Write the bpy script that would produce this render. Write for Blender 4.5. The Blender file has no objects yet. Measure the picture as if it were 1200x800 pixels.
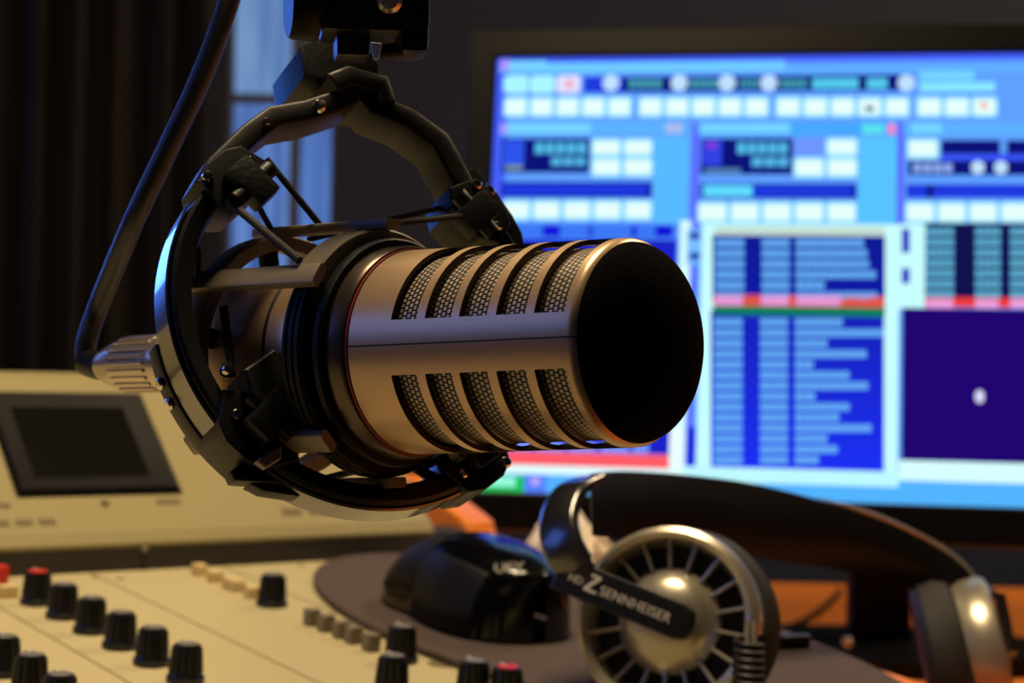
import bpy, bmesh, math, random
from mathutils import Vector, Matrix
random.seed(7)
COL = bpy.context.scene.collection
V = Vector

# ------------------------------------------------------------------ camera
FPX = 2100.0
CAM = V((0, 0, .95))
_a = math.radians(1.15); _r = math.radians(1.15)
FWD = V((0, math.cos(_a), math.sin(_a)))
_U0 = V((1, 0, 0)).cross(FWD)
RIGHT = math.cos(_r)*V((1, 0, 0)) + math.sin(_r)*_U0
UP = -math.sin(_r)*V((1, 0, 0)) + math.cos(_r)*_U0


def cdir(x, y, z):            # right, up, forward of the viewer -> world direction
    return (RIGHT*x + UP*y + FWD*z).normalized()


def ray(px, py):
    return RIGHT*((px-600)/FPX) + UP*((400-py)/FPX) + FWD


def P(px, py, d):
    return CAM + ray(px, py)*d


def hit(px, py, o, n):        # where the line of sight meets a plane of the scene
    r = ray(px, py)
    return CAM + r*((o-CAM).dot(n)/r.dot(n))


# ------------------------------------------------------------------ materials
def lin(c):
    return tuple(((v/255)/12.92 if v/255 <= .04045 else ((v/255+.055)/1.055)**2.4) for v in c)


def mat(name, rgb, rough=.5, metal=0., bump=0., bscale=200., var=0., spec=.5, coat=0., emit=None, estr=1.):
    m = bpy.data.materials.new(name); m.use_nodes = True
    nt = m.node_tree; b = nt.nodes['Principled BSDF']
    c = lin(rgb)
    b.inputs['Base Color'].default_value = (*c, 1)
    b.inputs['Roughness'].default_value = rough
    b.inputs['Metallic'].default_value = metal
    b.inputs['Specular IOR Level'].default_value = spec
    b.inputs['Coat Weight'].default_value = coat
    if bump or var:
        tc = nt.nodes.new('ShaderNodeTexCoord')
        n = nt.nodes.new('ShaderNodeTexNoise'); n.inputs['Scale'].default_value = bscale
        n.inputs['Detail'].default_value = 4
        nt.links.new(tc.outputs['Object'], n.inputs['Vector'])
        if bump:
            bp = nt.nodes.new('ShaderNodeBump'); bp.inputs['Strength'].default_value = bump
            bp.inputs['Distance'].default_value = .0008
            nt.links.new(n.outputs['Fac'], bp.inputs['Height']); nt.links.new(bp.outputs['Normal'], b.inputs['Normal'])
        if var:
            mx = nt.nodes.new('ShaderNodeMix'); mx.data_type = 'RGBA'
            mx.inputs[6].default_value = (*[v*(1-var) for v in c], 1); mx.inputs[7].default_value = (*[min(1, v*(1+var)) for v in c], 1)
            nt.links.new(n.outputs['Fac'], mx.inputs[0]); nt.links.new(mx.outputs[2], b.inputs['Base Color'])
    if emit:
        b.inputs['Emission Color'].default_value = (*lin(emit), 1)
        b.inputs['Emission Strength'].default_value = estr
    return m


M = {}
M['champagne'] = mat('champagne metal', (200, 168, 130), .32, .5, .03, 900)
M['collar'] = mat('satin grey metal', (170, 154, 138), .36, .5, .1, 900)
M['darkcollar'] = mat('dark satin metal', (92, 82, 70), .3, .75)
M['rimshade'] = mat('slot edge shade', (70, 54, 42), .5, .3)  # dark colour put on slot walls for the shade inside the cuts
M['slit'] = mat('seam dark', (22, 20, 20), .6)
M['foam'] = mat('black foam', (6, 4, 5), .95, 0, 1., 1500, spec=.03)
M['red'] = mat('red ring', (130, 16, 10), .5)
M['blackplastic'] = mat('black plastic', (7, 7, 8), .42, 0, .2, 600, spec=.35)
M['ringplastic'] = mat('satin black plastic', (8, 7, 7), .42, 0, .1, 500, spec=.3)
M['band'] = mat('glossy dark band', (24, 22, 20), .28, 0, 0, 500, spec=1., coat=1.)
M['yoke'] = mat('dark bronze plastic', (20, 18, 15), .42, 0, .1, 400, spec=.3)
M['cradle'] = mat('grey brown plastic', (128, 116, 98), .42, 0, .1, 400)
M['rubber'] = mat('black rubber', (7, 7, 7), .5, 0, .2, 700, spec=.3)
M['cord'] = mat('elastic cord', (15, 14, 15), .75, 0, .4, 2500)
M['chrome'] = mat('chrome', (215, 210, 200), .15, 1.)
M['nickel'] = mat('nickel', (205, 192, 172), .27, .8)
M['cable'] = mat('cable jacket', (20, 20, 26), .42, spec=.6)
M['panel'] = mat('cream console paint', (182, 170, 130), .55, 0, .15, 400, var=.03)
M['bridge'] = mat('cream paint shaded darker', (144, 133, 90), .5, 0, .15, 400, var=.03)  # panel's cream darkened to stand in for weaker light on the bridge
M['gapshade'] = mat('gap shade', (44, 38, 36), .6)  # dark colour standing in for shade in the gap under the bridge
M['displayglass'] = mat('dark display window', (13, 12, 11), .2, spec=.35)
M['displayframe'] = mat('display frame', (8, 7, 7), .5, spec=.2)
M['knob'] = mat('knob plastic', (15, 15, 17), .35, 0, .1, 500)
M['knobcap'] = mat('grey knob cap', (110, 108, 104), .4)
M['redcap'] = mat('red knob cap', (200, 40, 36), .4)
M['creambtn'] = mat('cream button', (214, 190, 138), .5)
M['greybtn'] = mat('grey button', (120, 112, 92), .5)
M['print'] = mat('printed legend', (104, 92, 62), .7)
M['wood'] = mat('orange wood', (205, 112, 48), .4, 0, .1, 60, var=.12)
M['pad'] = mat('mouse pad fabric', (74, 60, 56), .9, 0, .6, 1500, var=.06)
M['mousegloss'] = mat('glossy black', (6, 6, 7), .16, spec=.5)
M['mousematte'] = mat('matte black', (9, 8, 8), .55, spec=.25)
M['logo'] = mat('silver print', (190, 185, 175), .4)
M['dimlogo'] = mat('grey print', (120, 112, 100), .5)
M['clipwhite'] = mat('pale metal', (190, 205, 235), .3, .3)
M['hpblack'] = mat('headphone black', (9, 8, 9), .42, spec=.35)
M['hpsilver'] = mat('headphone silver', (176, 168, 150), .3, .7)
M['leather'] = mat('leatherette', (17, 15, 15), .7, 0, .6, 500)
M['paper'] = mat('cream paper', (225, 208, 180), .7)
M['bezel'] = mat('monitor bezel', (5, 5, 6), .4, spec=.15)
M['wall'] = mat('wall grey', (44, 48, 68), .9, 0, .3, 60, var=.12)
M['curtain'] = mat('brown curtain', (26, 22, 21), .95, 0, .4, 300, var=.1)
M['ceil'] = mat('ceiling', (48, 46, 44), .9)
M['floor'] = mat('floor carpet', (50, 46, 46), .95, 0, .6, 300, var=.1)
M['frame'] = mat('window frame', (70, 74, 84), .5)


def emis(name, rgb, s):
    m = bpy.data.materials.new(name); m.use_nodes = True
    nt = m.node_tree; nt.nodes.remove(nt.nodes['Principled BSDF'])
    e = nt.nodes.new('ShaderNodeEmission'); e.inputs[0].default_value = (*lin(rgb), 1); e.inputs[1].default_value = s
    nt.links.new(e.outputs[0], nt.nodes['Material Output'].inputs[0])
    return m


def mat_wood():
    m = M['wood']; nt = m.node_tree; b = nt.nodes['Principled BSDF']
    tc = nt.nodes.new('ShaderNodeTexCoord'); mp = nt.nodes.new('ShaderNodeMapping'); mp.inputs['Scale'].default_value = (3, 40, 40)
    w = nt.nodes.new('ShaderNodeTexNoise'); w.inputs['Scale'].default_value = 2.; w.inputs['Detail'].default_value = 6
    cr = nt.nodes.new('ShaderNodeValToRGB')
    cr.color_ramp.elements[0].position = .3; cr.color_ramp.elements[1].position = .7
    cr.color_ramp.elements[0].color = (*lin((226, 122, 36)), 1); cr.color_ramp.elements[1].color = (*lin((242, 142, 50)), 1)
    nt.links.new(tc.outputs['Object'], mp.inputs[0]); nt.links.new(mp.outputs[0], w.inputs['Vector'])
    nt.links.new(w.outputs['Fac'], cr.inputs[0]); nt.links.new(cr.outputs[0], b.inputs['Base Color'])


mat_wood()


def mat_perf():               # perforated metal sheet behind the slots
    m = mat('perforated sheet', (150, 138, 122), .4, .4); nt = m.node_tree; b = nt.nodes['Principled BSDF']
    uv = nt.nodes.new('ShaderNodeUVMap'); br = nt.nodes.new('ShaderNodeTexBrick')
    br.inputs['Color1'].default_value = (*lin((190, 174, 150)), 1); br.inputs['Color2'].default_value = (*lin((170, 154, 132)), 1)
    br.inputs['Mortar'].default_value = (*lin((14, 12, 11)), 1)
    br.inputs['Scale'].default_value = 1.0
    br.inputs['Mortar Size'].default_value = .00032
    br.inputs['Mortar Smooth'].default_value = .3
    br.inputs['Brick Width'].default_value = .0015
    br.inputs['Row Height'].default_value = .0015
    nt.links.new(uv.outputs[0], br.inputs['Vector']); nt.links.new(br.outputs['Color'], b.inputs['Base Color'])
    bp = nt.nodes.new('ShaderNodeBump'); bp.inputs['Distance'].default_value = .0004; bp.inputs['Strength'].default_value = .6; bp.invert = True
    nt.links.new(br.outputs['Fac'], bp.inputs['Height']); nt.links.new(bp.outputs[0], b.inputs['Normal'])
    return m


M['perf'] = mat_perf()


# ------------------------------------------------------------------ helpers
def wpos(o):
    p = V((0, 0, 0))
    while o is not None:
        p = p + o.location; o = o.parent
    return p


def tag(o, label=None, cat=None, group=None, kind=None):
    for k, v in (('label', label), ('category', cat), ('group', group), ('kind', kind)):
        if v: o[k] = v
    return o


def empty(name, loc, label=None, cat=None, group=None):
    o = bpy.data.objects.new(name, None); COL.objects.link(o); o.location = loc
    o.empty_display_size = .02
    return tag(o, label, cat, group)


def frame(x=None, y=None, z=None):
    """orthonormal axes from two given ones (columns)"""
    if z is not None and x is not None:
        z = z.normalized(); y = z.cross(x).normalized(); x = y.cross(z)
    elif z is not None and y is not None:
        z = z.normalized(); x = y.cross(z).normalized(); y = z.cross(x)
    elif x is not None and y is not None:
        x = x.normalized(); z = x.cross(y).normalized(); y = z.cross(x)
    return x, y, z


class MB:
    def __init__(s, o=None, axes=None):
        s.bm = bmesh.new(); s.o = o or V((0, 0, 0)); s.ax = axes or (V((1, 0, 0)), V((0, 1, 0)), V((0, 0, 1))); s.mi = 0

    def w(s, p):
        return s.o + s.ax[0]*p[0] + s.ax[1]*p[1] + s.ax[2]*p[2]

    def v(s, p): return s.bm.verts.new(s.w(p))

    def face(s, vs, smooth=False):
        try: f = s.bm.faces.new(vs)
        except ValueError: return None
        f.material_index = s.mi; f.smooth = smooth
        return f

    def box(s, x0, x1, y0, y1, z0, z1, bev=0.):
        vs = [s.v((x, y, z)) for z in (z0, z1) for y in (y0, y1) for x in (x0, x1)]
        fs = [s.face([vs[i] for i in q]) for q in ((0, 2, 3, 1), (4, 5, 7, 6), (0, 1, 5, 4), (2, 6, 7, 3), (0, 4, 6, 2), (1, 3, 7, 5))]
        if bev:
            es = list({e for f in fs for e in f.edges})
            r = bmesh.ops.bevel(s.bm, geom=es, offset=bev, segments=2, affect='EDGES', profile=.7)
            for f in r['faces']: f.material_index = s.mi; f.smooth = False
        return s

    def prism(s, pts, z0, z1, bev=0., smooth=False):       # pts in local xy, extruded along local z
        a = [s.v((p[0], p[1], z0)) for p in pts]; b = [s.v((p[0], p[1], z1)) for p in pts]
        n = len(pts)
        f1 = s.face(a[::-1]); f2 = s.face(b)
        for i in range(n): s.face([a[i], a[(i+1) % n], b[(i+1) % n], b[i]], smooth)
        if bev:
            es = list(set(f1.edges) | set(f2.edges))
            bmesh.ops.bevel(s.bm, geom=es, offset=bev, segments=3, affect='EDGES', profile=.6)
        return s

    def lathe(s, prof, n=48, smooth=True, a0=0., a1=360., cap=True, ax='z', c=(0, 0)):
        full = abs(a1-a0-360) < 1e-6
        rings = []
        for (r, h) in prof:
            if r < 1e-7:
                q = (c[0], c[1], h) if ax == 'z' else (h, c[0], c[1]); rings.append([s.v(q)]); continue
            ring = []
            for i in range(n if full else n+1):
                t = math.radians(a0+(a1-a0)*i/n); x, y = r*math.cos(t)+c[0], r*math.sin(t)+c[1]
                ring.append(s.v((x, y, h) if ax == 'z' else (h, x, y)))
            rings.append(ring)
        for a, b in zip(rings, rings[1:]):
            m = max(len(a), len(b)); k = m if full else m-1
            for i in range(k):
                j = (i+1) % m
                if len(a) == 1 and len(b) == 1: continue
                if len(a) == 1: s.face([a[0], b[i], b[j]], smooth)
                elif len(b) == 1: s.face([a[i], a[j], b[0]], smooth)
                else: s.face([a[i], a[j], b[j], b[i]], smooth)
        return s

    def sweep(s, pts, sec, up=None, closed=False, smooth=True, scales=None, ups=None):
        """sweep closed section [(side,up)] along world points"""
        n = len(pts); prev = None; rings = []
        for i, p in enumerate(pts):
            a = pts[(i-1) % n] if (closed or i) else pts[0]; b = pts[(i+1) % n] if (closed or i < n-1) else pts[-1]
            t = (b-a).normalized()
            if ups: u = ups[i]
            elif up is not None: u = up
            else:
                u = prev if prev is not None else (V((0, 0, 1)) if abs(t.z) < .9 else V((1, 0, 0)))
            u = (u - t*u.dot(t)).normalized(); prev = u
            sd = t.cross(u)
            k = scales[i] if scales else 1.
            rings.append([s.bm.verts.new(p + sd*q[0]*k + u*q[1]*k) for q in sec])
        m = len(sec)
        for i in range(n if closed else n-1):
            a, b = rings[i], rings[(i+1) % n]
            for j in range(m): s.face([a[j], a[(j+1) % m], b[(j+1) % m], b[j]], smooth)
        if not closed: s.face(rings[0][::-1]); s.face(rings[-1])
        return s

    def tube(s, pts, r, n=12, closed=False, scales=None):
        return s.sweep(pts, [(r*math.cos(2*math.pi*i/n), r*math.sin(2*math.pi*i/n)) for i in range(n)], closed=closed, scales=scales)

    def build(s, name, m, parent=None, origin=None, label=None, bevel=0., subd=0, solid=0., sharp=35, split=False):
        org = origin if origin is not None else (wpos(parent) if parent is not None else V((0, 0, 0)))
        bmesh.ops.recalc_face_normals(s.bm, faces=s.bm.faces)
        me = bpy.data.meshes.new(name)
        bmesh.ops.translate(s.bm, vec=-org, verts=s.bm.verts)
        s.bm.to_mesh(me); s.bm.free()
        for q in (m if isinstance(m, (list, tuple)) else [m]): me.materials.append(q)
        o = bpy.data.objects.new(name, me); COL.objects.link(o)
        o.location = org - (wpos(parent) if parent is not None else V((0, 0, 0)))
        o.parent = parent
        if solid:
            k = o.modifiers.new('s', 'SOLIDIFY'); k.thickness = solid; k.offset = -1 if solid > 0 else 1
        if bevel:
            k = o.modifiers.new('b', 'BEVEL'); k.width = bevel; k.segments = 2; k.limit_method = 'ANGLE'; k.angle_limit = math.radians(40)
        if split:
            k = o.modifiers.new('e', 'EDGE_SPLIT'); k.split_angle = math.radians(35)
        if subd:
            k = o.modifiers.new('d', 'SUBSURF'); k.levels = subd; k.render_levels = subd
        try: me.set_sharp_from_angle(angle=math.radians(sharp))
        except Exception: pass
        if label: o['label'] = label
        return o


def rect(w, h, r=0., k=3):                  # rounded rectangle section
    if not r: return [(-w/2, -h/2), (w/2, -h/2), (w/2, h/2), (-w/2, h/2)]
    out = []
    for cx, cy, a in ((w/2-r, -h/2+r, -90), (w/2-r, h/2-r, 0), (-w/2+r, h/2-r, 90), (-w/2+r, -h/2+r, 180)):
        for i in range(k+1):
            t = math.radians(a+90*i/k); out.append((cx+r*math.cos(t), cy+r*math.sin(t)))
    return out


def spline(pts, n=10, closed=False):
    out = []; m = len(pts)
    for i in range(m if closed else m-1):
        p0 = pts[(i-1) % m] if (closed or i) else pts[0]; p1 = pts[i]; p2 = pts[(i+1) % m]
        p3 = pts[(i+2) % m] if (closed or i < m-2) else pts[-1]
        for j in range(n):
            t = j/n
            out.append(.5*((2*p1)+(p2-p0)*t+(2*p0-5*p1+4*p2-p3)*t*t+(3*p1-p0-3*p2+p3)*t**3))
    if not closed: out.append(pts[-1])
    return out


def screw(name, p, n, r, parent, m):        # pan head screw with a cross slot
    x, y, z = frame(x=V((.3, .9, .1)) if abs(n.y) < .9 else V((1, 0, 0)), z=n)
    b = MB(p, (x, y, z)); b.lathe([(r, -r*.4), (r, r*.3), (r*.7, r*.65), (0, r*.75)], 20)
    o = b.build(name, m, parent)
    return o


def text_mesh(s, size, origin, right, up, m, name, parent, depth=.0002, spacing=1.):
    cu = bpy.data.curves.new(name, 'FONT'); cu.body = s; cu.size = size; cu.extrude = depth; cu.space_character = spacing
    tmp = bpy.data.objects.new('tmp', cu); COL.objects.link(tmp)
    dg = bpy.context.evaluated_depsgraph_get(); me = bpy.data.meshes.new_from_object(tmp.evaluated_get(dg))
    bpy.data.objects.remove(tmp); bpy.data.curves.remove(cu)
    z = right.cross(up).normalized()
    org = wpos(parent)
    for v in me.vertices:
        v.co = origin + right*v.co.x + up*v.co.y + z*v.co.z - org
    me.materials.clear(); me.materials.append(m)
    o = bpy.data.objects.new(name, me); COL.objects.link(o); o.parent = parent
    return o


# ------------------------------------------------------------------ room
YB = 2.3
def struct(name, b, m):
    return tag(b.build(name, m), kind='structure')
XL, XR, YF = -1.75, 1.6, -1.2
struct('floor', MB().box(XL-.1, XR+.1, YF-.1, YB+.1, -.1, 0), M['floor'])
struct('ceiling', MB().box(XL-.1, XR+.1, YF-.1, YB+.1, 2.6, 2.7), M['ceil'])
struct('wall_right', MB().box(XR, XR+.1, YF, YB, 0, 2.6), M['wall'])
struct('wall_front', MB().box(XL-.1, XR+.1, YF-.1, YF, 0, 2.6), M['wall'])
# back wall with openings for the window and the added blue one
def wx(px): return P(px, 200, YB/ray(px, 200).y).x
W0, W1 = wx(263), wx(392)
def wz(py): return P(330, py, YB/ray(330, py).y).z
WZ0, WZ1 = wz(345), wz(-60)
V0, V1, VZ0, VZ1 = -1.62, -.80, 1.02, 1.62
b = MB()
b.box(XL, V0, YB, YB+.1, 0, 2.6); b.box(V1, W0, YB, YB+.1, 0, 2.6); b.box(V0, V1, YB, YB+.1, 0, VZ0); b.box(V0, V1, YB, YB+.1, VZ1, 2.6); b.box(W1, XR, YB, YB+.1, 0, 2.6)
b.box(W0, W1, YB, YB+.1, 0, WZ0); b.box(W0, W1, YB, YB+.1, WZ1, 2.6)
struct('wall_back', b, M['wall'])
# left wall with an opening for the added blue window
TY0, TY1, TZ0, TZ1 = -.2, .6, 1.3, 2.0
b = MB()
b.box(XL-.1, XL, YF, TY0, 0, 2.6); b.box(XL-.1, XL, TY1, YB, 0, 2.6); b.box(XL-.1, XL, TY0, TY1, 0, TZ0); b.box(XL-.1, XL, TY0, TY1, TZ1, 2.6)
struct('wall_left', b, M['wall'])


def dusk(name, c0, c1, s, vec='X', scale=3.):
    m = bpy.data.materials.new(name); m.use_nodes = True
    nt = m.node_tree; nt.nodes.remove(nt.nodes['Principled BSDF'])
    e = nt.nodes.new('ShaderNodeEmission'); e.inputs[1].default_value = s
    tc = nt.nodes.new('ShaderNodeTexCoord'); mp = nt.nodes.new('ShaderNodeMapping'); mp.inputs['Scale'].default_value = (14, 14, 1.2)
    n = nt.nodes.new('ShaderNodeTexNoise'); n.inputs['Scale'].default_value = scale; n.inputs['Detail'].default_value = 2
    cr = nt.nodes.new('ShaderNodeValToRGB')
    cr.color_ramp.elements[0].position = .35; cr.color_ramp.elements[1].position = .65
    cr.color_ramp.elements[0].color = (*lin(c0), 1); cr.color_ramp.elements[1].color = (*lin(c1), 1)
    nt.links.new(tc.outputs['Object'], mp.inputs[0]); nt.links.new(mp.outputs[0], n.inputs['Vector'])
    nt.links.new(n.outputs['Fac'], cr.inputs[0]); nt.links.new(cr.outputs[0], e.inputs[0])
    nt.links.new(e.outputs[0], nt.nodes['Material Output'].inputs[0])
    return m


wroot = empty('window_1', V(((W0+W1)/2, YB+.05, WZ0))); wroot['kind'] = 'structure'
zm = wz(113); xm0, xm1 = wx(337), wx(349)
b = MB(); fw = .006
b.box(W0, W0+fw, YB+.01, YB+.05, WZ0, WZ1, .001); b.box(W1-fw, W1, YB+.01, YB+.05, WZ0, WZ1, .001)
b.box(W0, W1, YB+.01, YB+.05, WZ0, WZ0+fw, .001); b.box(W0, W1, YB+.01, YB+.05, WZ1-fw, WZ1, .001)
b.box(xm0, xm1, YB+.015, YB+.045, WZ0, WZ1); b.box(W0, W1, YB+.02, YB+.04, zm-.006, zm+.006)
b.build('window_frame', M['frame'], wroot)
MB().box(W0, xm0, YB+.03, YB+.034, zm, WZ1).build('pane', dusk('dusk glass pale', (86, 120, 176), (120, 156, 200), 1.), wroot)
MB().box(W0, xm0, YB+.03, YB+.034, WZ0, zm).build('pane', dusk('dusk glass blue', (56, 84, 150), (104, 140, 206), 1.), wroot)
MB().box(xm1, W1, YB+.03, YB+.034, zm, WZ1).build('pane', dusk('dusk glass dim', (44, 46, 66), (58, 62, 88), 1.), wroot)
MB().box(xm1, W1, YB+.03, YB+.034, WZ0, zm).build('pane', dusk('dusk glass deep', (50, 76, 138), (84, 120, 190), 1.), wroot)
w2 = empty('added_window_2', V(((V0+V1)/2, YB+.05, VZ0))); w2['kind'] = 'structure'  # unseen window, added to supply the blue reflected in the mount ring
b = MB()
for x0, x1, z0, z1 in ((V0, V0+.03, VZ0, VZ1), (V1-.03, V1, VZ0, VZ1), (V0, V1, VZ0, VZ0+.03), (V0, V1, VZ1-.03, VZ1)):
    b.box(x0, x1, YB+.01, YB+.06, z0, z1, .002)
b.build('window_frame', M['frame'], w2)
MB().box(V0+.02, V1-.02, YB+.04, YB+.045, VZ0+.02, VZ1-.02).build('pane', dusk('added blue pane back', (60, 110, 225), (84, 134, 245), 11), w2)
w3 = empty('added_window_3', V((XL-.05, (TY0+TY1)/2, TZ0))); w3['kind'] = 'structure'  # unseen window, added for blue sheen on the headphones and cool fill
b = MB()
for y0, y1, z0, z1 in ((TY0, TY0+.03, TZ0, TZ1), (TY1-.03, TY1, TZ0, TZ1), (TY0, TY1, TZ0, TZ0+.03), (TY0, TY1, TZ1-.03, TZ1)):
    b.box(XL-.06, XL-.01, y0, y1, z0, z1, .002)
b.build('window_frame', M['frame'], w3)
MB().box(XL-.045, XL-.04, TY0+.02, TY1-.02, TZ0+.02, TZ1-.02).build('pane', dusk('added blue pane left', (70, 110, 235), (96, 140, 245), 2.8), w3)

# curtain at the left of the window
def curtain(x0, x1, y, z0, z1, amp, k, label):
    pts = []
    n = 120
    f = [(x0+(x1-x0)*i/n, y+amp*math.sin(i/n*k*6.283)+amp*.4*math.sin(i/n*k*2.3*6.283+1)) for i in range(n+1)]
    b = MB(); lo = [b.v((p[0], p[1], z0)) for p in f]; hi = [b.v((p[0], p[1]+.01, z1)) for p in f]
    for i in range(n): b.face([lo[i], lo[i+1], hi[i+1], hi[i]], True)
    o = b.build('curtain', M['curtain'], None, V((x0, y, z0)), solid=.003, sharp=80)
    return tag(o, label, 'curtain')
curtain(wx(-70), wx(262), YB-.07, .02, 2.55, .022, 7, 'dark brown floor-length curtain hanging left of the blue window')

# ------------------------------------------------------------------ desk
DZ = .75; DYB = 1.80
desk = empty('desk', V((0, 1.1, 0)), 'orange-brown wooden desk carrying the monitor and console', 'desk')
b = MB(); b.box(-1.15, 1.25, .42, DYB, DZ-.035, DZ, .004); b.build('desk_top', M['wood'], desk)
for x in (-1.08, 1.18):
    for y in (.5, DYB-.08):
        b = MB(); b.box(x-.03, x+.03, y-.03, y+.03, 0, DZ-.035, .003); b.build('leg', M['blackplastic'], desk)
b = MB(); b.box(-1.05, 1.15, DYB-.1, DYB-.08, .3, DZ-.035); b.build('modesty_panel', M['blackplastic'], desk)

# ------------------------------------------------------------------ mixing console
c_ = cdir(2900/FPX, -100/FPX, 1); c_.z = 0; c_.normalize()
ah = V((0, 0, 1)).cross(c_)
_t = math.radians(5.16)
ap = ah*math.cos(_t)+V((0, 0, 1))*math.sin(_t)
nn = c_.cross(ap)
O = P(222, 800, .72)
def pan(px, py, z=0): return hit(px, py, O+nn*z, nn)
def pl(x, y, z=0): return O + c_*x + ap*y + nn*z
def loc(p): q = p-O; return q.dot(c_), q.dot(ap), q.dot(nn)
PAX = (c_, ap, nn)
con = empty('mixing_console', V((*pl(-.15, 0).xy, DZ)), 'cream mixing console with black knobs and raised meter bridge', 'mixing console')
XC0, XC1 = -.62, .292           # panel extent across
YB0, YB1 = -.30, .222           # panel extent towards / away
PH = (c_, ah, V((0, 0, 1)))
o0 = V((*O.xy, 0))
cs, sn = math.cos(_t), math.sin(_t)
def side(y, z): return (y*cs - z*sn, O.z + y*sn + z*cs)      # panel (y,z) -> horizontal frame (y, height)
# body: section extruded along the width
sec = [side(YB0, 0), side(YB1, 0), side(YB1, -.012), side(YB1+.02, -.012)]
yb, zb = side(YB1, 0)
sec += [(yb+.17, zb-.012), (yb+.17, DZ+.0005), (side(YB0, 0)[0]+.02, DZ+.0005), (side(YB0, 0)[0]-.004, side(YB0, 0)[1]-.03)]
def ext(b, sec, x0, x1, bev=0):
    a = [b.bm.verts.new(o0+c_*x0+ah*p[0]+V((0, 0, p[1]))) for p in sec]
    d = [b.bm.verts.new(o0+c_*x1+ah*p[0]+V((0, 0, p[1]))) for p in sec]
    n = len(sec); b.face(a); b.face(d[::-1])
    for i in range(n): b.face([a[i], a[(i+1) % n], d[(i+1) % n], d[i]])
    return b
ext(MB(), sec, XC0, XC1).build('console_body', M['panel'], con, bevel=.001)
# strip seams
for x in (-.171, -.0975, -.0225, .0495, .125, .2):
    MB(O, PAX).box(x-.0004, x+.0004, YB0, YB1-.001, -.0005, .0002).build('strip_seam', M['print'], con)
# painted shade in the gap, lower bevel and meter bridge
th = math.radians(43)
y0, z0 = side(YB1, .004)
MB(O, PAX).box(XC0, XC1, YB1-.001, YB1+.03, 0., .012).build('gap_shade_strip', M['gapshade'], con)
BL = .121
yt, zt = y0+.004+BL*math.cos(th), z0+.014+BL*math.sin(th)
bsec = [(y0+.0, z0+.006), (y0-.002, z0+.010), (y0+.002, z0+.0165), (y0+.006, z0+.018), (yt-.004, zt-.003), (yt, zt+.001), (yt+.006, zt+.0025), (yt+.05, zt-.004), (yt+.07, zt-.02),
        (yt+.07, z0-.004), (y0+.03, z0-.004)]
BX1 = .262
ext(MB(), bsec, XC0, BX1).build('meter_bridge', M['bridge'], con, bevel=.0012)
# axes of the bridge face
fu = ah*math.cos(th)+V((0, 0, math.sin(th)))
fn = c_.cross(fu)
F0 = o0+ah*(y0+.006)+V((0, 0, z0+.018))
_d = (o0+ah*(yt-.004)+V((0, 0, zt-.003))-F0); FL = _d.length; fu = _d.normalized(); fn = c_.cross(fu)
def bf(px, py):
    p = hit(px, py, F0, fn)-F0; return p.dot(c_), p.dot(fu)
# displays: dark bezel with bevelled inner edge and glass
def display(xa, xb, ya, yb_):
    b = MB(F0, (c_, fu, fn))
    t, dz = .013, .0015
    o = [(xa, ya), (xb, ya), (xb, yb_), (xa, yb_)]; i = [(xa+t, ya+t), (xb-t*1.2, ya+t), (xb-t*1.2, yb_-t), (xa+t, yb_-t)]
    vo = [b.v((p[0], p[1], .0008)) for p in o]; vt = [b.v((p[0]+(.003 if k in (0, 3) else -.003), p[1]+(.003 if k < 2 else -.003), .0035)) for k, p in enumerate(o)]
    vi = [b.v((p[0], p[1], .0012)) for p in i]
    for k in range(4):
        j = (k+1) % 4
        b.face([vo[k], vo[j], vt[j], vt[k]]); b.face([vt[k], vt[j], vi[j], vi[k]])
    fr = b.build('display_bezel', M['displayframe'], con)
    b = MB(F0, (c_, fu, fn)); b.box(xa+t-.001, xb-t*1.2+.001, ya+t-.001, yb_-t+.001, .0006, .0013); b.build('display_glass', M['displayglass'], fr, label='dark display window')
xa, ya = bf(20, 583); xb, _ = bf(213, 577); _, ytop = bf(100, 461)
display(xa, xb, ya, ytop)
w_ = xb-xa
display(xa-w_-.010, xa-.010, ya, ytop)
# bridge screws and legends
for px, py in ((123, 590),):
    x, y = bf(px, py); screw('screw', F0+c_*x+fu*y+fn*.0003, fn, .0022, con, M['print'])
for px, py in ((169, 643), (465, 625)):
    p = hit(px, py, F0+V((0, 0, -.002)), fn); screw('screw', p, fn, .002, con, M['print'])
def legend(px0, py0, px1, py1, n):
    x0_, y0_ = bf(px0, (py0+py1)/2); x1_, _ = bf(px1, (py0+py1)/2); _, ya_ = bf(px0, py1); _, yb2 = bf(px0, py0)
    st = (x1_-x0_)/n
    for k in range(n):
        if k % 4 < 3: MB(F0, (c_, fu, fn)).box(x0_+k*st+st*.08, x0_+k*st+st*.95, ya_, yb2, .0002, .0005).build('legend', M['print'], con)
legend(-10, 610, 66, 617, 11); legend(183, 585, 212, 591, 3); legend(-20, 590, 12, 596, 3); legend(330, 596, 400, 604, 9)
# wooden end cheek, high at the bridge with a rounded shoulder
yf0 = side(YB0, 0)
ck = [(yf0[0]-.01, DZ+.0005), (yf0[0]-.01, yf0[1]-.0005)]
ys, zs = side(YB1-.035, -.0005)
ck += [(ys, zs)]
for k in range(9):
    t = k/8*math.pi/2
    ck.append((ys+.045*math.sin(t), zs+.022*(1-math.cos(t))))
ck += [(yt-.02, zs+.045), (yt+.03, zs+.045), (yt+.072, zs+.01), (yt+.072, DZ+.0005)]
ext(MB(), ck, XC1+.0003, XC1+.022).build('end_cheek', M['wood'], con, bevel=.0025, label='orange wooden end cheek')

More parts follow.
